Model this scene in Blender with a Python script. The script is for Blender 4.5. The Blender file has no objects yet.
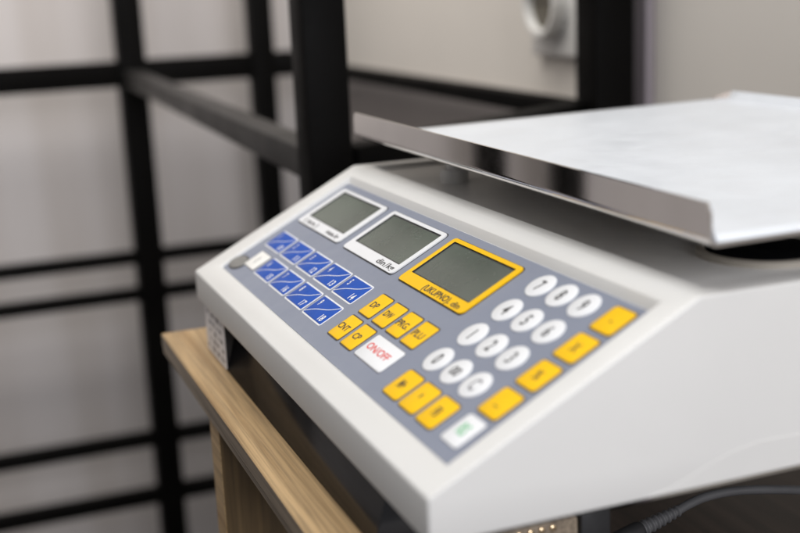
import bpy, bmesh, math, random
from mathutils import Vector, Matrix
random.seed(4)
S = 0.001                      # everything below is written in millimetres
scene = bpy.context.scene
C = scene.collection

# ------------------------------------------------------------------ camera
Rm = ((0.36332651, 0.930709, -0.04212611),
      (0.20091203, -0.1224231, -0.97192949),
      (-0.90974073, 0.34466411, -0.23147019))
cam_d = bpy.data.cameras.new('camera'); cam = bpy.data.objects.new('camera', cam_d); C.objects.link(cam)
r0, r1, r2 = (Vector(r) for r in Rm)
M = Matrix((r0, -r1, -r2)).transposed().to_4x4()
M.translation = Vector((588.339, -124.857, 137.083)) * S
cam.matrix_world = M
cam_d.sensor_width = 36; cam_d.lens = 1196.354 / 800 * 36
cam_d.clip_start = 0.01; cam_d.clip_end = 50
cam_d.dof.use_dof = True; cam_d.dof.focus_distance = 0.487; cam_d.dof.aperture_fstop = 6.5
cam_d.dof.aperture_blades = 9
scene.camera = cam

# ------------------------------------------------------------------ light
w = bpy.data.worlds.new('World'); scene.world = w; w.use_nodes = True
bg = w.node_tree.nodes['Background']; bg.inputs[0].default_value = (0.93, 0.93, 1.0, 1); bg.inputs[1].default_value = 0.17

def area(name, loc, target, sx, sy, power, col):
    l = bpy.data.lights.new(name, 'AREA'); l.shape = 'RECTANGLE'; l.size = sx; l.size_y = sy
    l.energy = power; l.color = col
    o = bpy.data.objects.new(name, l); C.objects.link(o); o.location = loc
    o.rotation_euler = (Vector(target) - Vector(loc)).to_track_quat('-Z', 'Y').to_euler()
    return o
area('ceiling_light', (0.15, 0.0, 1.7), (0.15, 0.10, 0), 1.4, 1.7, 33, (1.0, 0.985, 0.96))
area('window_light', (2.6, 0.1, 1.0), (0.2, 0.1, 0.0), 1.2, 1.2, 50, (0.95, 0.95, 1.0))
area('left_wall_fill', (-0.45, -0.30, 0.75), (-1.2, -0.30, 0.05), 1.2, 0.6, 6, (1.0, 0.93, 0.86))  # added fill to brighten the left wall, no known lamp there

scene.view_settings.view_transform = 'Standard'; scene.view_settings.look = 'None'
scene.view_settings.exposure = 0.0; scene.view_settings.gamma = 1.0
scene.render.engine = 'CYCLES'

# ------------------------------------------------------------------ materials
def mat(name, col, rough=0.5, metal=0.0, noise=None, bump=None, coat=0.0, spec=0.5):
    """noise=(scale, amount) colour mottling; bump=(scale, strength, distance)"""
    m = bpy.data.materials.new(name); m.use_nodes = True
    nt = m.node_tree; b = nt.nodes['Principled BSDF']
    b.inputs['Base Color'].default_value = (*col, 1); b.inputs['Roughness'].default_value = rough
    b.inputs['Metallic'].default_value = metal; b.inputs['Coat Weight'].default_value = coat
    b.inputs['Coat Roughness'].default_value = 0.08
    b.inputs['Specular IOR Level'].default_value = spec
    tc = nt.nodes.new('ShaderNodeTexCoord')
    if noise:
        n = nt.nodes.new('ShaderNodeTexNoise'); n.inputs['Scale'].default_value = noise[0]; n.inputs['Detail'].default_value = 5
        nt.links.new(tc.outputs['Object'], n.inputs['Vector'])
        mr = nt.nodes.new('ShaderNodeMapRange'); mr.inputs['From Min'].default_value = 0.3; mr.inputs['From Max'].default_value = 0.7
        mr.inputs['To Min'].default_value = 1 - noise[1]; mr.inputs['To Max'].default_value = 1 + noise[1]
        nt.links.new(n.outputs['Fac'], mr.inputs['Value'])
        mx = nt.nodes.new('ShaderNodeVectorMath'); mx.operation = 'SCALE'; mx.inputs[0].default_value = col
        nt.links.new(mr.outputs[0], mx.inputs['Scale']); nt.links.new(mx.outputs[0], b.inputs['Base Color'])
        n3 = nt.nodes.new('ShaderNodeTexNoise'); n3.inputs['Scale'].default_value = noise[0]*1.7; n3.inputs['Detail'].default_value = 8
        n3.inputs['Roughness'].default_value = 0.7; n3.inputs['Distortion'].default_value = 0.8
        nt.links.new(tc.outputs['Object'], n3.inputs['Vector'])
        m3 = nt.nodes.new('ShaderNodeMapRange'); m3.inputs['From Min'].default_value = 0.3; m3.inputs['From Max'].default_value = 0.7
        m3.inputs['To Min'].default_value = rough*0.8; m3.inputs['To Max'].default_value = min(1, rough*1.25)
        nt.links.new(n3.outputs['Fac'], m3.inputs['Value']); nt.links.new(m3.outputs[0], b.inputs['Roughness'])
    if bump:
        n2 = nt.nodes.new('ShaderNodeTexNoise'); n2.inputs['Scale'].default_value = bump[0]; n2.inputs['Detail'].default_value = 3
        nt.links.new(tc.outputs['Object'], n2.inputs['Vector'])
        bp = nt.nodes.new('ShaderNodeBump'); bp.inputs['Strength'].default_value = bump[1]; bp.inputs['Distance'].default_value = bump[2]
        nt.links.new(n2.outputs['Fac'], bp.inputs['Height']); nt.links.new(bp.outputs[0], b.inputs['Normal'])
    return m

MAT = dict(
    shell=mat('shell_plastic', (0.72, 0.715, 0.69), 0.42, noise=(14, 0.02), bump=(1800, 0.12, 0.0001)),
    membrane=mat('membrane_grey', (0.225, 0.25, 0.315), 0.4, noise=(30, 0.03), bump=(2500, 0.10, 0.00006)),
    blue=mat('print_blue', (0.0, 0.066, 0.39), 0.4, noise=(80, 0.05), spec=0.25),
    yellow=mat('print_yellow', (0.90, 0.525, 0.0), 0.42, noise=(60, 0.03), spec=0.25),
    white=mat('print_white', (0.80, 0.81, 0.82), 0.36, noise=(60, 0.015)),
    black=mat('print_black', (0.02, 0.02, 0.022), 0.4, noise=(60, 0.1)),
    brownline=mat('print_outline', (0.05, 0.035, 0.025), 0.4, noise=(60, 0.1)),
    red=mat('print_red', (0.75, 0.07, 0.06), 0.4, noise=(60, 0.05)),
    green=mat('print_green', (0.10, 0.50, 0.20), 0.4, noise=(60, 0.05)),
    greyprint=mat('print_grey', (0.20, 0.20, 0.22), 0.4, noise=(60, 0.05)),
    silver=mat('badge_silver', (0.24, 0.24, 0.225), 0.38, metal=0.4, noise=(50, 0.05)),
    lcd=mat('lcd_glass', (0.074, 0.096, 0.074), 0.25, noise=(26, 0.22), coat=0.25),
    blackgloss=mat('black_gloss_plastic', (0.012, 0.012, 0.014), 0.13, noise=(20, 0.1), spec=0.4),
    rubber=mat('black_rubber', (0.02, 0.02, 0.021), 0.6, noise=(90, 0.15)),
    cable=mat('cable_grey', (0.10, 0.10, 0.103), 0.45, noise=(90, 0.1)),
    beige=mat('beige_plastic', (0.36, 0.33, 0.28), 0.5, noise=(40, 0.05)),
    sticker=mat('sticker_paper', (0.78, 0.77, 0.78), 0.55, noise=(60, 0.03)),
    paper=mat('paper_white', (0.80, 0.79, 0.75), 0.6, noise=(60, 0.03)),
    film=mat('protective_film', (0.68, 0.71, 0.745), 0.38, noise=(22, 0.045), bump=(90, 0.35, 0.0006)),
    steel=mat('polished_steel', (0.74, 0.71, 0.69), 0.045, metal=1.0, noise=(40, 0.03), bump=(14, 0.03, 0.0004)),
    rackpaint=mat('black_paint', (0.003, 0.0028, 0.0026), 0.5, noise=(12, 0.2), bump=(700, 0.1, 0.0002), spec=0.05),
    railpaint=mat('black_paint_sheen', (0.035, 0.033, 0.032), 0.45, noise=(12, 0.2), spec=0.3),  # greyer base colour paints in the glossy sheen on one rail
    wall=mat('wall_paint', (0.77, 0.73, 0.67), 0.8, noise=(2.5, 0.05), bump=(250, 0.2, 0.0004)),
    wallgrey=mat('wall_lower_grey', (0.27, 0.245, 0.235), 0.7, noise=(3, 0.08)),
    trim=mat('trim_grey', (0.26, 0.23, 0.25), 0.5, noise=(5, 0.05)),
    socket=mat('socket_plastic', (0.80, 0.79, 0.76), 0.35, noise=(30, 0.03)),
    socketdark=mat('socket_well', (0.14, 0.125, 0.095), 0.5, noise=(30, 0.1)),
    brass=mat('brass', (0.80, 0.62, 0.40), 0.25, metal=0.9, noise=(90, 0.1)),
    floor=mat('floor_tile', (0.08, 0.07, 0.06), 0.5, noise=(4, 0.2)),
)

def gloss_mat(name, col, rough, amt):
    m = mat(name, col, 0.5); nt = m.node_tree
    d = nt.nodes.new('ShaderNodeBsdfDiffuse'); d.inputs[0].default_value = (*col, 1)
    g = nt.nodes.new('ShaderNodeBsdfGlossy'); g.inputs[0].default_value = (1, 1, 1, 1); g.inputs['Roughness'].default_value = rough
    n = nt.nodes.new('ShaderNodeTexNoise'); n.inputs['Scale'].default_value = 12
    mr = nt.nodes.new('ShaderNodeMapRange'); mr.inputs['To Min'].default_value = amt*0.85; mr.inputs['To Max'].default_value = amt*1.15
    mx = nt.nodes.new('ShaderNodeMixShader'); out = nt.nodes['Material Output']
    nt.links.new(n.outputs['Fac'], mr.inputs['Value']); nt.links.new(mr.outputs[0], mx.inputs[0])
    nt.links.new(d.outputs[0], mx.inputs[1]); nt.links.new(g.outputs[0], mx.inputs[2]); nt.links.new(mx.outputs[0], out.inputs['Surface'])
    return m
MAT['blackgloss'] = gloss_mat('black_window_plastic', (0.006, 0.006, 0.007), 0.16, 0.085)

def leftwall_mat():
    m = mat('left_wall_paint', (0.40, 0.375, 0.36), 0.75)
    nt = m.node_tree; b = nt.nodes['Principled BSDF']
    tc = nt.nodes.new('ShaderNodeTexCoord'); mp = nt.nodes.new('ShaderNodeMapping'); mp.inputs['Scale'].default_value = (0, 7.5, 0.25)
    n = nt.nodes.new('ShaderNodeTexNoise'); n.inputs['Scale'].default_value = 1.6; n.inputs['Detail'].default_value = 2
    r = nt.nodes.new('ShaderNodeValToRGB'); r.color_ramp.elements[0].position = 0.36; r.color_ramp.elements[1].position = 0.62
    r.color_ramp.elements[0].color = (0.50, 0.465, 0.445, 1); r.color_ramp.elements[1].color = (0.57, 0.54, 0.53, 1)
    nt.links.new(tc.outputs['Object'], mp.inputs[0]); nt.links.new(mp.outputs[0], n.inputs['Vector'])
    nt.links.new(n.outputs['Fac'], r.inputs[0]); nt.links.new(r.outputs[0], b.inputs['Base Color'])
    return m
MAT['leftwall'] = leftwall_mat()

def wood_mat(name, c1, c2, c3, axis, rough=0.5):
    """oak laminate: long fibres along the given axis (stretched noise) plus slow cathedral bands"""
    m = mat(name, c2, rough); nt = m.node_tree; b = nt.nodes['Principled BSDF']
    tc = nt.nodes.new('ShaderNodeTexCoord'); mp = nt.nodes.new('ShaderNodeMapping')
    sc = [1, 1, 1]; sc[axis] = 0.022
    mp.inputs['Scale'].default_value = sc
    nt.links.new(tc.outputs['Object'], mp.inputs[0])
    n1 = nt.nodes.new('ShaderNodeTexNoise'); n1.inputs['Scale'].default_value = 120; n1.inputs['Detail'].default_value = 5; n1.inputs['Distortion'].default_value = 0.5
    n2 = nt.nodes.new('ShaderNodeTexNoise'); n2.inputs['Scale'].default_value = 600; n2.inputs['Detail'].default_value = 4; n2.inputs['Roughness'].default_value = 0.7
    for n in (n1, n2): nt.links.new(mp.outputs[0], n.inputs['Vector'])
    r1 = nt.nodes.new('ShaderNodeValToRGB'); e = r1.color_ramp.elements
    e[0].position = 0.34; e[0].color = (*c1, 1); e[1].position = 0.66; e[1].color = (*c3, 1)
    k = e.new(0.5); k.color = (*c2, 1)
    nt.links.new(n1.outputs['Fac'], r1.inputs[0])
    r2 = nt.nodes.new('ShaderNodeMapRange'); r2.inputs['From Min'].default_value = 0.34; r2.inputs['From Max'].default_value = 0.62
    r2.inputs['To Min'].default_value = 0.62; r2.inputs['To Max'].default_value = 1.12
    nt.links.new(n2.outputs['Fac'], r2.inputs['Value'])
    vm = nt.nodes.new('ShaderNodeVectorMath'); vm.operation = 'SCALE'
    nt.links.new(r1.outputs[0], vm.inputs[0]); nt.links.new(r2.outputs[0], vm.inputs['Scale'])
    nt.links.new(vm.outputs[0], b.inputs['Base Color'])
    bp = nt.nodes.new('ShaderNodeBump'); bp.inputs['Strength'].default_value = 0.25; bp.inputs['Distance'].default_value = 0.0002
    nt.links.new(n2.outputs['Fac'], bp.inputs['Height']); nt.links.new(bp.outputs[0], b.inputs['Normal'])
    return m
MAT['oak'] = wood_mat('oak_laminate', (0.36, 0.225, 0.10), (0.45, 0.305, 0.155), (0.53, 0.365, 0.19), 0)
MAT['oakedge'] = wood_mat('oak_edge', (0.22, 0.17, 0.12), (0.30, 0.24, 0.175), (0.37, 0.30, 0.22), 0)
MAT['oakshade'] = wood_mat('oak_shaded', (0.10, 0.062, 0.024), (0.135, 0.085, 0.034), (0.17, 0.11, 0.048), 2)  # oak with the shade of the inner side face put into its colour
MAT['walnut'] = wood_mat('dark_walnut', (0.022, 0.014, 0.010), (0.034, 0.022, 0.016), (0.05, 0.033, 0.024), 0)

# ------------------------------------------------------------------ helpers
def obj(name, bm, mats, parent=None, smooth=None):
    me = bpy.data.meshes.new(name)
    bmesh.ops.scale(bm, vec=(S, S, S), verts=bm.verts)
    bmesh.ops.recalc_face_normals(bm, faces=[f for f in bm.faces if not f.tag])
    bm.to_mesh(me); bm.free()
    if not isinstance(mats, (list, tuple)): mats = [mats]
    for m in mats: me.materials.append(MAT[m])
    o = bpy.data.objects.new(name, me); C.objects.link(o)
    if parent: o.parent = parent
    if smooth is not None:
        me.polygons.foreach_set('use_smooth', [True] * len(me.polygons))
        me.set_sharp_from_angle(angle=math.radians(smooth))
    return o
def thing(name, label, cat, group=None):
    o = bpy.data.objects.new(name, None); C.objects.link(o); o.empty_display_size = 0.02
    o['label'] = label; o['category'] = cat
    if group: o['group'] = group
    return o
def struct(name, bm, m):
    o = obj(name, bm, m); o['kind'] = 'structure'; return o

def box(bm, x0, x1, y0, y1, z0, z1, bev=0, seg=2, mi=0):
    vs = [bm.verts.new(p) for p in ((x0,y0,z0),(x1,y0,z0),(x1,y1,z0),(x0,y1,z0),(x0,y0,z1),(x1,y0,z1),(x1,y1,z1),(x0,y1,z1))]
    fs = [bm.faces.new([vs[i] for i in q]) for q in ((0,3,2,1),(4,5,6,7),(0,1,5,4),(1,2,6,5),(2,3,7,6),(3,0,4,7))]
    for f in fs: f.material_index = mi
    if bev:
        es = list({e for f in fs for e in f.edges})
        bmesh.ops.bevel(bm, geom=es, offset=bev, segments=seg, profile=0.5, affect='EDGES')
    return bm
def newbox(*a, **k): return box(bmesh.new(), *a, **k)

def prism(bm, pts, n0, n1, bev=0.0, mi=0, xf=lambda p: p):
    """closed polygon pts (u, v) extruded from n0 to n1, top edge rounded"""
    if bev:
        cx = sum(p[0] for p in pts)/len(pts); cy = sum(p[1] for p in pts)/len(pts)
        ex = max(abs(p[0]-cx) for p in pts); ey = max(abs(p[1]-cy) for p in pts)
        lev = [(n0, 0), (n1-bev, 0), (n1-bev*0.3, bev*0.3), (n1, bev)]
    else:
        cx = cy = 0; ex = ey = 1; lev = [(n0, 0), (n1, 0)]
    rings = []
    for n, ins in lev:
        rings.append([bm.verts.new(xf((cx+(p[0]-cx)*(1-ins/ex), cy+(p[1]-cy)*(1-ins/ey), n))) for p in pts])
    k = len(pts)
    f = bm.faces.new(rings[-1]); f.material_index = mi
    f = bm.faces.new(rings[0][::-1]); f.material_index = mi
    for a, b in zip(rings, rings[1:]):
        for i in range(k):
            f = bm.faces.new((a[i], a[(i+1) % k], b[(i+1) % k], b[i])); f.material_index = mi
    return bm
def rrect(cx, cy, w_, h, r, seg=5):
    r = min(r, w_/2-0.01, h/2-0.01); out = []
    for sx, sy, a0 in ((1,1,0), (-1,1,90), (-1,-1,180), (1,-1,270)):
        for i in range(seg+1):
            a = math.radians(a0 + 90*i/seg)
            out.append((cx + sx*(w_/2-r) + r*math.cos(a), cy + sy*(h/2-r) + r*math.sin(a)))
    return out
def ell(cx, cy, a, b, seg=40, ang=0):
    ca, sa = math.cos(ang), math.sin(ang)
    o = []
    for i in range(seg):
        t = 2*math.pi*i/seg; x = a*math.cos(t); y = b*math.sin(t)
        o.append((cx + x*ca - y*sa, cy + x*sa + y*ca))
    return o
AL = math.radians(27.489); CA, SA = math.cos(AL), math.sin(AL)
def PX(p):            # panel coordinates (u right, v up the slope, n off the panel) -> world
    u, v, n = p; return (u, v*CA - n*SA, v*SA + n*CA)

def text(bm, s, cx, cy, h, wscale, n, mi, xf=PX, align='CENTER', bold=0.0, shear=0.0, rot=0.0):
    """flat lettering; h = cap height in mm"""
    cu = bpy.data.curves.new('t', 'FONT'); cu.body = s; cu.size = 1; cu.align_x = 'CENTER'; cu.offset = bold; cu.shear = shear
    cu.resolution_u = 3
    to = bpy.data.objects.new('t', cu); C.objects.link(to)
    dg = bpy.context.evaluated_depsgraph_get(); dg.update()
    me = bpy.data.meshes.new_from_object(to.evaluated_get(dg))
    k = h / 0.70
    cr, sr = math.cos(rot), math.sin(rot)
    xs = [v.co.x for v in me.vertices]; mx = (min(xs)+max(xs))/2 if xs else 0
    if wscale > 1.5: wscale = wscale/((max(xs)-min(xs))*k)      # given as a width in mm
    vs = []
    for v in me.vertices:
        x = (v.co.x-mx)*k*wscale; y = (v.co.y-0.35)*k
        vs.append(bm.verts.new(xf((cx + x*cr - y*sr, cy + x*sr + y*cr, n))))
    for p in me.polygons:
        try: f = bm.faces.new([vs[i] for i in p.vertices])
        except ValueError: continue
        f.material_index = mi; f.tag = True
    bpy.data.objects.remove(to); bpy.data.curves.remove(cu); bpy.data.meshes.remove(me)
def strip(bm, pts, wd, n, mi, xf=PX):
    for i in range(len(pts)-1):
        a = Vector(pts[i]); b = Vector(pts[i+1]); d = (b-a).normalized(); q = Vector((-d.y, d.x))*wd/2
        f = bm.faces.new([bm.verts.new(xf((p.x, p.y, n))) for p in (a-q, b-q, b+q, a+q)]); f.material_index = mi; f.tag = True
def tube(bm, pts, r, seg=10, mi=0, cap=True):
    pts = [Vector(p) for p in pts]; rings = []
    rr = r if isinstance(r, (list, tuple)) else [r]*len(pts)
    up = Vector((0.13, 0.2, 1)).normalized()
    for i, p in enumerate(pts):
        d = (pts[min(i+1, len(pts)-1)] - pts[max(i-1, 0)]).normalized()
        a = d.cross(up).normalized(); b = a.cross(d).normalized()
        rings.append([bm.verts.new(p + (a*math.cos(2*math.pi*j/seg) + b*math.sin(2*math.pi*j/seg))*rr[i]) for j in range(seg)])
    for a, b in zip(rings, rings[1:]):
        for j in range(seg):
            f = bm.faces.new((a[j], a[(j+1) % seg], b[(j+1) % seg], b[j])); f.material_index = mi
    if cap:
        bm.faces.new(rings[0][::-1]).material_index = mi; bm.faces.new(rings[-1]).material_index = mi
def spline(pts, n=8):
    P = [Vector(p) for p in pts]; P = [2*P[0]-P[1]] + P + [2*P[-1]-P[-2]]; out = []
    for i in range(1, len(P)-2):
        a, b, c, d = P[i-1:i+3]
        for k in range(n):
            t = k/n
            out.append(0.5*((2*b) + (c-a)*t + (2*a-5*b+4*c-d)*t*t + (3*b-a-3*c+d)*t**3))
    out.append(P[-2]); return out

# ------------------------------------------------------------------ the room behind
LWX, BWY = -1200, 412
struct('wall_back', newbox(LWX, 1500, BWY, BWY+80, -760, 1900), 'wall')
struct('wall_left', newbox(LWX-80, LWX, -2600, BWY+80, -760, 1900), 'leftwall')
struct('floor', newbox(LWX-80, 1500, -2600, BWY+80, -790, -760), 'floor')
struct('wall_lower', newbox(LWX+1, -265, BWY-12, BWY-1, -740, 22, bev=1), 'wallgrey')  # darker grey slab over the lower back wall
struct('wall_trim', newbox(-264, -235, BWY-9, BWY-1, -740, 1500, bev=2), 'trim')

# ------------------------------------------------------------------ black tube rack
rack = thing('metal_rack', 'black square-tube metal rack standing blurred along the walls behind the scale', 'rack')
def post(x, y, w_=30, z0=-760, z1=700):
    obj('post', newbox(x-w_/2, x+w_/2, y-w_/2, y+w_/2, z0, z1, bev=1.5), 'rackpaint', rack, 40)
def rail(p0, p1, h, wd, m='rackpaint'):
    p0, p1 = Vector(p0), Vector(p1); d = p1-p0; L = d.length; a = math.atan2(d.y, d.x)
    bm = newbox(0, L, -wd/2, wd/2, -h/2, h/2, bev=1.2)
    bmesh.ops.rotate(bm, verts=bm.verts, cent=(0,0,0), matrix=Matrix.Rotation(a, 3, 'Z'))
    bmesh.ops.translate(bm, verts=bm.verts, vec=p0)
    obj('rail', bm, m, rack, 40)
XA = -1048
post(XA, 124, 36); post(XA, 303, 32); post(XA, -484, 40); post(XA, -616, 44)
post(-124, 98, 28); post(-250, 374, 34)
for z, h in ((33, 34), (-217, 17), (-269, 17), (-482, 19), (-569, 21)):
    y = [-1500, -616, -484, 124, 303, 395]
    wd = [0, 44, 40, 36, 32, 0]
    for i in range(2 if -300 < z < 0 else 0, len(y)-1):
        rail((XA, y[i]+wd[i]/2, z), (XA, y[i+1]-wd[i+1]/2, z), h, 22)
rail((XA+18, 124, 27), (-140, 98, 27), 20, 22, 'railpaint')
rail((XA+11, 371, 27), (-285, 371, 27), 15, 20)
rail((-131, 114, 27), (-262, 356, 27), 20, 22)

# ------------------------------------------------------------------ wall socket
sk = thing('power_socket', 'pale round power socket on a square plate, mounted on the wall behind the pan', 'socket')
X0, Z0 = -366, 108
obj('cover_plate', newbox(X0-62, X0+30, BWY-11, BWY-1, Z0-43, Z0+43, bev=3, seg=3), 'socket', sk, 40)
def lathe_y(bm, cx, cz, prof, seg=40):
    rings = []
    for r, y in prof:
        rings.append([bm.verts.new((cx + r*math.cos(2*math.pi*i/seg), y, cz + r*math.sin(2*math.pi*i/seg))) for i in range(seg)])
    for a, b in zip(rings, rings[1:]):
        for i in range(seg): bm.faces.new((a[i], a[(i+1) % seg], b[(i+1) % seg], b[i]))
    bm.faces.new(rings[-1])
bm = bmesh.new(); lathe_y(bm, X0-20, Z0+5, [(31, BWY-11), (31, BWY-24), (29.5, BWY-26), (25.5, BWY-26), (24.5, BWY-24), (24, BWY-14)])
col = obj('collar', bm, 'socket', sk, 35)
bm = bmesh.new(); lathe_y(bm, X0-20, Z0+5, [(24.2, BWY-14), (24, BWY-18), (22, BWY-18.4)])
well = obj('socket_well', bm, 'socketdark', sk)
for dx in (-9.5, 9.5):
    bm = bmesh.new(); lathe_y(bm, X0-20+dx, Z0+5, [(2.6, BWY-18.4), (2.6, BWY-19), (2, BWY-19.1)], 14)
    obj('pin_hole', bm, 'rubber', well)

# ------------------------------------------------------------------ wooden stand
st = thing('wooden_stand', 'light oak laminate stand with a thick top board, carrying the scale', 'stand')
bm = bmesh.new()
prof = [(-24.5, -46.6), (-23.9, -46.0), (62, -46.0), (62, -57.4), (-23.6, -57.4), (-24.2, -56.8),
        (-24.2, -54.3), (-23.2, -54.1), (-23.2, -53.6), (-24.5, -53.4)]
a = [bm.verts.new((-52, y, z)) for y, z in prof]; b = [bm.verts.new((243, y, z)) for y, z in prof]
bm.faces.new(a[::-1]).material_index = 1; bm.faces.new(b).material_index = 1
for i in range(len(prof)):
    f = bm.faces.new((a[i], a[(i+1) % len(prof)], b[(i+1) % len(prof)], b[i]))
    f.material_index = 0 if i in (0, 1) else 1
obj('top_board', bm, ['oak', 'oakedge'], st)
obj('rear_rail', newbox(-40, 200, 220, 300, -57.4, -46, bev=0.5), 'oakedge', st)
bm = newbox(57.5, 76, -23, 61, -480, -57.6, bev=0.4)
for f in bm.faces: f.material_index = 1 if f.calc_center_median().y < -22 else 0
obj('side_panel', bm, ['oakshade', 'oak'], st)
obj('lower_shelf', newbox(76.3, 430, -20, 396, -160, -140, bev=1), 'walnut', st)
obj('back_panel', newbox(76.3, 430, 397, 409, -480, -20, bev=1), 'walnut', st)

# ------------------------------------------------------------------ scale housing
sc = thing('weighing_scale', 'off-white electronic price scale with grey keypad panel and three displays', 'scale')
XL, XR = -18, 298
bm = bmesh.new()
def q(x, y, z): return bm.verts.new((x, y, z))
yB = 322
slope = lambda y: y*math.tan(AL)
F0, F1 = (-9.6, -19.6), (-9.6, -5.0)
TC = (80.6, 42.0)
prof = [F0, F1, TC, (yB, 42), (yB, -19.6)]
L = [q(XL, *p) for p in prof]; Rr = [q(XR, *p) for p in prof]
bm.faces.new(L[::-1]); sideR = bm.faces.new(Rr)
fr = bm.faces.new((L[0], Rr[0], Rr[1], L[1]))
bk = bm.faces.new((L[4], L[3], Rr[3], Rr[4])); bt = bm.faces.new((L[0], L[4], Rr[4], Rr[0]))
# sloping face: ring + recess for the membrane
PW, PH, rec = 289.0, 80.2, 1.3
def ring_face(outer, inner):
    for i in range(len(outer)):
        bm.faces.new((outer[i], outer[(i+1) % 4], inner[(i+1) % 4], inner[i]))
inn = [bm.verts.new(PX(p)) for p in ((0,0,0),(PW,0,0),(PW,PH+2.6,1.5),(0,PH+2.6,1.5))]
ri = [bm.verts.new(PX(p)) for p in ((0.5,0.5,-rec),(PW-.5,0.5,-rec),(PW-.5,PH-.5,-rec),(0.5,PH-.5,-rec))]
ring_face([L[1], Rr[1], Rr[2], L[2]], inn); ring_face(inn, ri); bm.faces.new(ri)
# top face: ring + shallow tray for the pan
i2 = [q(-9, 88, 42), q(289, 88, 42), q(289, 313, 42), q(-9, 313, 42)]
d2 = [q(-8.2, 88.9, 39.4), q(288.2, 88.9, 39.4), q(288.2, 312.2, 39.4), q(-8.2, 312.2, 39.4)]
ring_face([L[2], Rr[2], Rr[3], L[3]], i2); ring_face(i2, d2); bm.faces.new(d2)
outer = set()
LR = set(L + Rr)
es = [e for e in bm.edges if e.verts[0] in LR and e.verts[1] in LR]
bmesh.ops.bevel(bm, geom=es, offset=0.9, segments=4, profile=0.5, affect='EDGES')
es = [e for e in bm.edges if e.is_valid and (all(v in inn for v in e.verts) or all(v in i2 for v in e.verts))]
bmesh.ops.bevel(bm, geom=es, offset=0.4, segments=2, profile=0.5, affect='EDGES')
obj('housing', bm, 'shell', sc, 24)
# faint raised arc moulded low on the side
bm = bmesh.new()
top = [(62, -19), (70, -17.6), (76, -15.6), (84, -12.6), (93, -9.8), (104, -8.2), (119, -8.6), (140, -9), (170, -9), (250, -9)]
pts = top + [(250, -19)]
va = [bm.verts.new((XR-1, y, z)) for y, z in pts]; vb = [bm.verts.new((XR+0.18, y, z)) for y, z in pts]
bm.faces.new(vb); bm.faces.new(va[::-1])
for i in range(len(pts)): bm.faces.new((va[i], va[(i+1) % len(pts)], vb[(i+1) % len(pts)], vb[i]))
es = [e for e in bm.edges if all(v.co.x > XR for v in e.verts)]
bmesh.ops.bevel(bm, geom=es, offset=0.15, segments=2, profile=0.5, affect='EDGES')
obj('side_moulding', bm, 'shell', sc, 40)

bm = newbox(-12, 30.9, -7, 306, -45.6, -19.7)
bmesh.ops.bevel(bm, geom=list(bm.edges), offset=0.5, segments=2, profile=0.5, affect='EDGES')
obj('base', bm, 'rubber', sc, 40)
bm = newbox(31, 242, -7, 306, -45.6, -19.7)          # the glossy front leans back
for v in bm.verts:
    if v.co.y < 0: v.co.y = 0.5 if v.co.z > -40 else -7.3
bmesh.ops.bevel(bm, geom=list(bm.edges), offset=0.4, segments=2, profile=0.5, affect='EDGES')
obj('front_window', bm, 'blackgloss', sc, 40)
for x in (5, 224):
    for y in (20, 270):
        bm = bmesh.new(); prism(bm, ell(x, y, 9, 9, 24), -46, -45.5, 0.0); obj('foot', bm, 'rubber', sc)

# rating sticker on the left of the base front
bm = bmesh.new()
FX = lambda p: (p[0], -7.0 - p[2], p[1])
prism(bm, rrect(10, -33.2, 43, 24.5, 1.0), 0.03, 0.25, 0, 0, FX)
for r_ in range(5):
    x = -8.5 + random.choice((0, 2, 5)); z = -24.0 - r_*4.5
    while x < 27:
        l = random.choice((2.5, 3.5, 5, 6))
        if x+l > 29: break
        strip(bm, [(x, z), (x+l, z)], random.choice((1.0, 1.8, 2.6)), 0.3, 1, FX); x += l + random.choice((1.4, 3.5, 6))
obj('sticker', bm, ['sticker', 'greyprint'], sc)

# ------------------------------------------------------------------ keypad membrane
n0 = -rec
bm = bmesh.new(); prism(bm, rrect(PW/2, PH/2, PW-1.6, PH-1.6, 1.2), n0-0.1, n0+0.35, 0.12, 0, PX)
panel = obj('keypad_panel', bm, 'membrane', sc)
N = n0 + 0.35
bm = bmesh.new()
prism(bm, ell(9.6, 8.2, 9.4, 5.4, 40, 0.06), N-0.1, N+0.25, 0, 1, PX)
prism(bm, ell(9.6, 8.2, 8.7, 4.7, 40, 0.06), N, N+0.6, 0.25, 0, PX)
obj('badge', bm, ['silver', 'black'], sc, 40)

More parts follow.
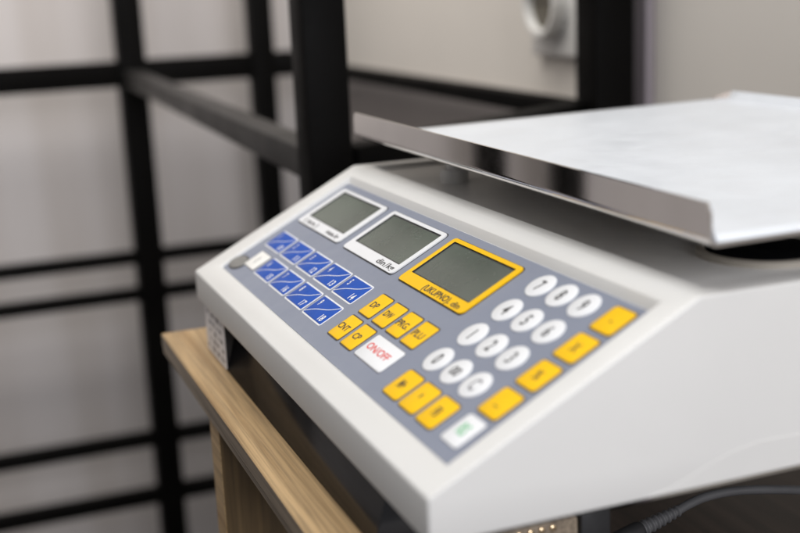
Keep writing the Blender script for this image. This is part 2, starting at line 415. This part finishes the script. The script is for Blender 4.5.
# displays ---------------------------------------------------------------
def display(x0, x1, v0, v1, gx0, gx1, gv0, gv1, colr, labels, lab):
    bm = bmesh.new()
    prism(bm, rrect((x0+x1)/2, (v0+v1)/2, x1-x0+1.1, v1-v0+1.1, 2.6), N-0.1, N+0.10, 0, 1, PX)
    # frame ring with a window
    o = rrect((x0+x1)/2, (v0+v1)/2, x1-x0, v1-v0, 2.2, 5)
    g = rrect((gx0+gx1)/2, (gv0+gv1)/2, gx1-gx0+1.4, gv1-gv0+1.4, 0.5, 5)
    A = [bm.verts.new(PX((*p, N+0.08))) for p in o]; B = [bm.verts.new(PX((*p, N+0.65))) for p in o]
    D = [bm.verts.new(PX((*p, N+0.65))) for p in g]; E_ = [bm.verts.new(PX((*p, N+0.12))) for p in g]
    k = len(o)
    for i in range(k):
        j = (i+1) % k
        bm.faces.new((A[i], A[j], B[j], B[i])); bm.faces.new((B[i], B[j], D[j], D[i]))
        f = bm.faces.new((D[i], D[j], E_[j], E_[i])); f.material_index = 1
    for s, cx, cy, h, ws in labels:
        text(bm, s, cx, cy, h, ws, N+0.71, 1, bold=0.02)
    fr_ = obj('display_frame', bm, [colr, 'black'], sc)
    fr_['label'] = lab
    bm = bmesh.new(); prism(bm, rrect((gx0+gx1)/2, (gv0+gv1)/2, gx1-gx0, gv1-gv0, 0.3), N+0.105, N+0.2, 0, 0, PX)
    obj('screen', bm, 'lcd', fr_)
display(7.0, 70.8, 45.4, 74.9, 12.9, 65.4, 51.7, 72.4, 'white', [('( tara )', 24.2, 48.2, 2.6, 20.5), ('masa.', 54.8, 48.2, 2.6, 11.5), ('kg', 63.8, 48.2, 2.7, 4.6)], 'white frame marked masa. kg')
display(78.9, 141.2, 45.4, 74.9, 83.6, 137.2, 51.7, 72.4, 'white', [('din', 123.9, 48.2, 2.9, 9.0), ('/', 130.4, 48.1, 3.2, 1.8), ('kg', 135.2, 48.2, 2.9, 6.4)], 'white frame marked din / kg')
display(148.6, 210.6, 45.4, 74.9, 152.6, 206.4, 51.7, 72.2, 'yellow', [('(UKUPNO).', 184.5, 48.0, 3.1, 25.5), ('din', 202.4, 47.7, 2.7, 6.6)], 'yellow frame marked UKUPNO')

# keys --------------------------------------------------------------------
def key(cx, cy, w_, h, r, face, texts=(), outline=None, ow=0.45, shape='rect', lab=None, line=None, tc=1):
    bm = bmesh.new()
    P = (lambda g: rrect(cx, cy, w_+2*g, h+2*g, r+g)) if shape == 'rect' else (lambda g: ell(cx, cy, w_/2+g, h/2+g, 36))
    if outline: prism(bm, P(ow), N-0.1, N+0.12, 0, 2, PX)
    prism(bm, P(0), N-0.1, N+0.42, 0.22, 0, PX)
    if line:
        strip(bm, line, 0.42, N+0.47, 1)
    for s, x, y, hh, ws in texts: text(bm, s, x, y, hh, ws, N+0.48, 1, bold=0.02)
    o = obj('key', bm, [face, {1: 'black', 2: 'red', 3: 'green', 4: 'white', 5: 'greyprint', 6: 'brownline'}[tc], outline or face], sc, 40)
    if lab: o['label'] = lab
    return o
def swoosh(cx, cy, w_, h):
    return [(cx - w_/2 + w_*t, cy - h/2 + h*(t + 0.06*math.sin(2*math.pi*t))) for t in [i/12 for i in range(13)]]
bu = [(21.5, '1', '10'), (48.7, '2', '11'), (76.0, '3', '12'), (103.0, '4', '13'), (129.6, '5', '14')]
bl = [(49.0, '6', '15'), (75.7, '7', '16'), (102.8, '8', '17'), (129.6, '9', '18')]
for row, v in ((bu, 30.3), (bl, 15.1)):
    for u, a_, b_ in row:
        key(u, v, 23.2, 11.2, 0.5, 'blue', [(a_, u-7.4, v+2.3, 3.5, 0.7), (b_, u+7.6, v-2.9, 3.5, 4.1)], 'white', 0.75, tc=4,
            line=swoosh(u, v, 23.0, 10.8), lab='blue key %s / %s' % (a_, b_))
key(25.0, 15.0, 16.0, 11.2, 0.6, 'paper', [('I', 25, 15, 4.5, 0.8)], 'brownline', 0.25, lab='plain white key')
for s, u, v in (('DP', 159, 30), ('DW', 174.4, 30), ('PRG.', 189.5, 30), ('PLU', 204.3, 30), ('CNT', 158.8, 15.2), ('CP', 174, 15.2)):
    key(u, v, 11.9, 12.2, 0.8, 'yellow', [(s, u-0.5, v-0.1, 3.1, {'DP':6.2,'DW':7.0,'PRG.':10.4,'PLU':8.6,'CNT':9.8,'CP':6.2}[s])], 'brownline', 0.6, tc=6 if s in ('PLU',) else 1, lab='yellow key ' + s)
key(197, 15.2, 27, 11.9, 1.2, 'white', [('ON/OFF', 196, 15.5, 3.2, 20.5)], 'greyprint', 0.35, tc=2, lab='white ON/OFF key')
for i, row in enumerate((('7', '8', '9'), ('4', '5', '6'), ('1', '2', '3'), ('0', '00', 'C'))):
    for j, s in enumerate(row):
        u = 228.8 + 15.0*j; v = 71.0 - 14.85*i
        key(u, v, 13.0, 11.9, 1, 'white', [(s, u, v, 5.2 if len(s) < 2 else 3.9, 0.8 if len(s) < 2 else 5.4)], None, shape='oval', tc=1 if s != 'C' else 5, lab='round white key ' + s)
for i, s in enumerate(('-', 'X', '%', '...')):
    u, v = 277.6, 70.4 - 14.75*i
    key(u, v, 12.4, 11.8, 1.6, 'yellow', [(s, u, v, 4.0, 0.8)], 'brownline', 0.5, tc=6, lab='yellow side key ' + s if s not in ('...',) else 'lowest yellow side key')
for s, u in (('M+', 229.1), ('*', 243.8), ('FB', 258.8)):
    key(u, 11.5, 12.6, 12.4, 1.6, 'yellow', [(s, u, 11.5, 4.0, 0.6)], 'brownline', 0.5, tc=6, lab='yellow key ' + s)
key(277.6, 11.9, 11.8, 12.2, 1.4, 'white', [('RS', 277.4, 12.4, 4.6, 0.7)], 'greyprint', 0.15, tc=3, lab='white key with green lettering')

# pan support under the pan ----------------------------------------------
def lathe_z(bm, cx, cy, prof, seg=40, mi=0):
    rings = [[bm.verts.new((cx + r*math.cos(2*math.pi*i/seg), cy + r*math.sin(2*math.pi*i/seg), z)) for i in range(seg)] for r, z in prof]
    for a, b in zip(rings, rings[1:]):
        for i in range(seg): bm.faces.new((a[i], a[(i+1) % seg], b[(i+1) % seg], b[i])).material_index = mi
    bm.faces.new(rings[-1]).material_index = mi; bm.faces.new(rings[0][::-1]).material_index = mi
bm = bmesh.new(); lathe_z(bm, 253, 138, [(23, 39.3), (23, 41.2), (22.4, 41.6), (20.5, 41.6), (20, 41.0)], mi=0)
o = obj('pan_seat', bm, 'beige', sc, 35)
bm = bmesh.new(); lathe_z(bm, 253, 138, [(19.6, 41.1), (19.6, 41.4), (19, 41.5)]); obj('hole_dark', bm, 'blackgloss', o, 35)  # flat black disc painted in for the dark inside of the hole
for x, y in ((50, 110), (34, 282), (246, 282)):
    bm = bmesh.new(); lathe_z(bm, x, y, [(13, 39.3), (13, 41.0), (12, 41.6), (10.2, 41.6), (9.8, 41.0)] if x > 100 else [(7, 39.3), (7, 45), (6.5, 46), (5, 46), (4.5, 45.5)], mi=0)
    o = obj('pan_support', bm, 'shell', sc, 35)
    bm = bmesh.new(); lathe_z(bm, x, y, [(9, 41), (9, 48), (5.5, 50), (5.5, 56.0)] if x > 100 else [(4, 44), (4, 50), (3.5, 52), (3.5, 56.2)]); obj('stud', bm, 'rubber' if x > 100 else 'shell', o, 35)
obj('pan_frame', newbox(20, 262, 150, 250, 47, 53, bev=1.5), 'rubber', sc, 40)

# ------------------------------------------------------------------ steel pan
pan = thing('weighing_pan', 'polished steel weighing pan with upturned front lip, white film on its floor', 'pan')
T = 1.1
tilt = 0.011
def zt(y): return (y-82)*tilt
def arc(cy, cz, r, a0, a1, n=5):
    return [(cy + r*math.cos(math.radians(a0 + (a1-a0)*i/n)), cz + r*math.sin(math.radians(a0 + (a1-a0)*i/n))) for i in range(n+1)]
# outer line from lip top down, bend, floor, bend, back lip
def section(off, front=True, back=True):
    r = 3.2 - off
    p = []
    if front: p += [(82+off, 70.2), (82+off, 60.5)]
    p += arc(85.2, 59.9, r, 180, 270)
    p += arc(309.8, 59.9, r, 270, 325, 4)
    if back:
        d = (math.cos(math.radians(55)), math.sin(math.radians(55)))
        l = p[-1]; p += [(l[0]+d[0]*5.6, l[1]+d[1]*5.6)]
    return p
def sheet(bm, so, si, x0, x1, chf, chb):
    """thin bent sheet; lip ends cut back by a small chamfer"""
    n = len(so)
    def xs(i, k):
        if i == 0: return (x0+chf, x1-chf)
        if i == n-1: return (x0+chb, x1-chb)
        return (x0, x1)
    rows = []
    for line in (so, si):
        rows.append([[bm.verts.new((x, y, z + zt(y))) for x in xs(i, 0)] for i, (y, z) in enumerate(line)])
    a, b = rows
    for i in range(n-1):
        bm.faces.new((a[i][0], a[i][1], a[i+1][1], a[i+1][0]))
        bm.faces.new((b[i][0], b[i+1][0], b[i+1][1], b[i][1]))
        for s in (0, 1): bm.faces.new((a[i][s], a[i+1][s], b[i+1][s], b[i][s]))
    for i in (0, n-1): bm.faces.new((a[i][0], b[i][0], b[i][1], a[i][1]))
bm = bmesh.new()
so, si = section(0), section(T)
# extra row near lip top so that the corner chamfer is short
so.insert(1, (82, 67.4)); si.insert(1, (82+T, 67.4))
sheet(bm, so, si, XL, 299.5, 1.6, 12)
obj('steel_plate', bm, 'steel', pan, 25)
# white film on floor and back lip
bm = bmesh.new()
fo = section(T+0.05, True)[0:]; fo[0] = (82+T+0.05, 69.0)
line = [(y, z) for y, z in fo]
nx = 30
ny = 40
def on_line(t):
    segs = [((line[i][0]-line[i+1][0])**2 + (line[i][1]-line[i+1][1])**2)**.5 for i in range(len(line)-1)]
    tot = sum(segs); d = t*tot
    for i, s in enumerate(segs):
        if d <= s or i == len(segs)-1:
            k = d/s; return (line[i][0]*(1-k)+line[i+1][0]*k, line[i][1]*(1-k)+line[i+1][1]*k)
        d -= s
ts = sorted(set([i/ny for i in range(ny+1)] + [0.02, 0.05, 0.06, 0.07, 0.93, 0.96, 0.965, 0.97, 0.98]))
grid = []
for t in ts:
    y, z = on_line(t); r_ = []
    ins = 13 if t > 0.975 else (4 if t > 0.965 else 0)
    for i in range(nx+1):
        x = XL+ins+0.3 + (299.3-XL-2*ins-0.3)*i/nx
        r_.append(bm.verts.new((x, y, z + zt(y) + 0.05)))
    grid.append(r_)
for a, b in zip(grid, grid[1:]):
    for i in range(nx): bm.faces.new((a[i], a[i+1], b[i+1], b[i]))
fo_ = obj('film', bm, 'film', pan, 60)
sol = fo_.modifiers.new('thick', 'SOLIDIFY'); sol.thickness = 0.00035; sol.offset = 1

# ------------------------------------------------------------------ power cable under the scale
cb = thing('power_cable', 'dark grey cable with ribbed strain relief and black plug under the scale', 'cable')
def unproj(px, py, depth):
    c = Vector(((px-400)/1196.354, (py-266.5)/1196.354, 1))*depth
    return Vector((588.339, -124.857, 137.083)) + r0*c.x + r1*c.y + r2*c.z
bm = bmesh.new()
CP = [(196, 300, -86.5), (205, 262, -84.0), (207.8, 236, -83.0), (209, 218, -83.6), (206, 196, -85.4), (200.5, 180, -88.3), (196.3, 172, -90.8)]
CP = [unproj(*p) for p in ((880, 497, 560), (840, 492.5, 545), (800, 490, 530), (760, 489.5, 520), (730, 491.5, 515), (705, 497, 510), (688, 504.5, 506), (676, 511.5, 503))]
tube(bm, spline(CP), 2.0, 14); obj('cord', bm, 'cable', cb, 60)
bm = bmesh.new()
a = unproj(679, 510, 504); b = unproj(642, 529, 497); d = b-a
pts, rad = [], []
for i in range(29):
    t = i/28; pts.append(a + d*t); rad.append(2.1 + 1.2*t + (0.4 if (i % 4) in (1, 2) else -0.3))
tube(bm, pts, rad, 16); obj('strain_relief', bm, 'cable', cb, 30)
bm = bmesh.new(); c = b + d.normalized()*26; tube(bm, [b, b + d.normalized()*2, c - d.normalized()*2, c], [3.2, 4.2, 4.2, 3.8], 20); obj('plug', bm, 'rubber', cb, 40)

# small terminal strip with brass screws on the end of the board
tb = thing('terminal_block', 'small tan terminal block with shiny screws on the right end of the board', 'terminal block')
obj('body', newbox(243.3, 249, 18, 66, -57, -46.8, bev=0.8), 'oakedge', tb, 40)
obj('connector', newbox(243.3, 251, 66.2, 78, -60, -45.5, bev=0.8), 'rubber', tb, 40)
for i in range(4):
    bm = bmesh.new()
    lathe = [(1.2, 0), (1.2, 0.6), (0.8, 0.9)]
    rings = [[bm.verts.new((249 + h, 43 + i*4.3 + r_*math.cos(2*math.pi*k/16), -48.8 + r_*math.sin(2*math.pi*k/16))) for k in range(16)] for r_, h in lathe]
    for p, q_ in zip(rings, rings[1:]):
        for k in range(16): bm.faces.new((p[k], p[(k+1) % 16], q_[(k+1) % 16], q_[k]))
    bm.faces.new(rings[-1]); obj('screw', bm, 'brass', tb, 40)
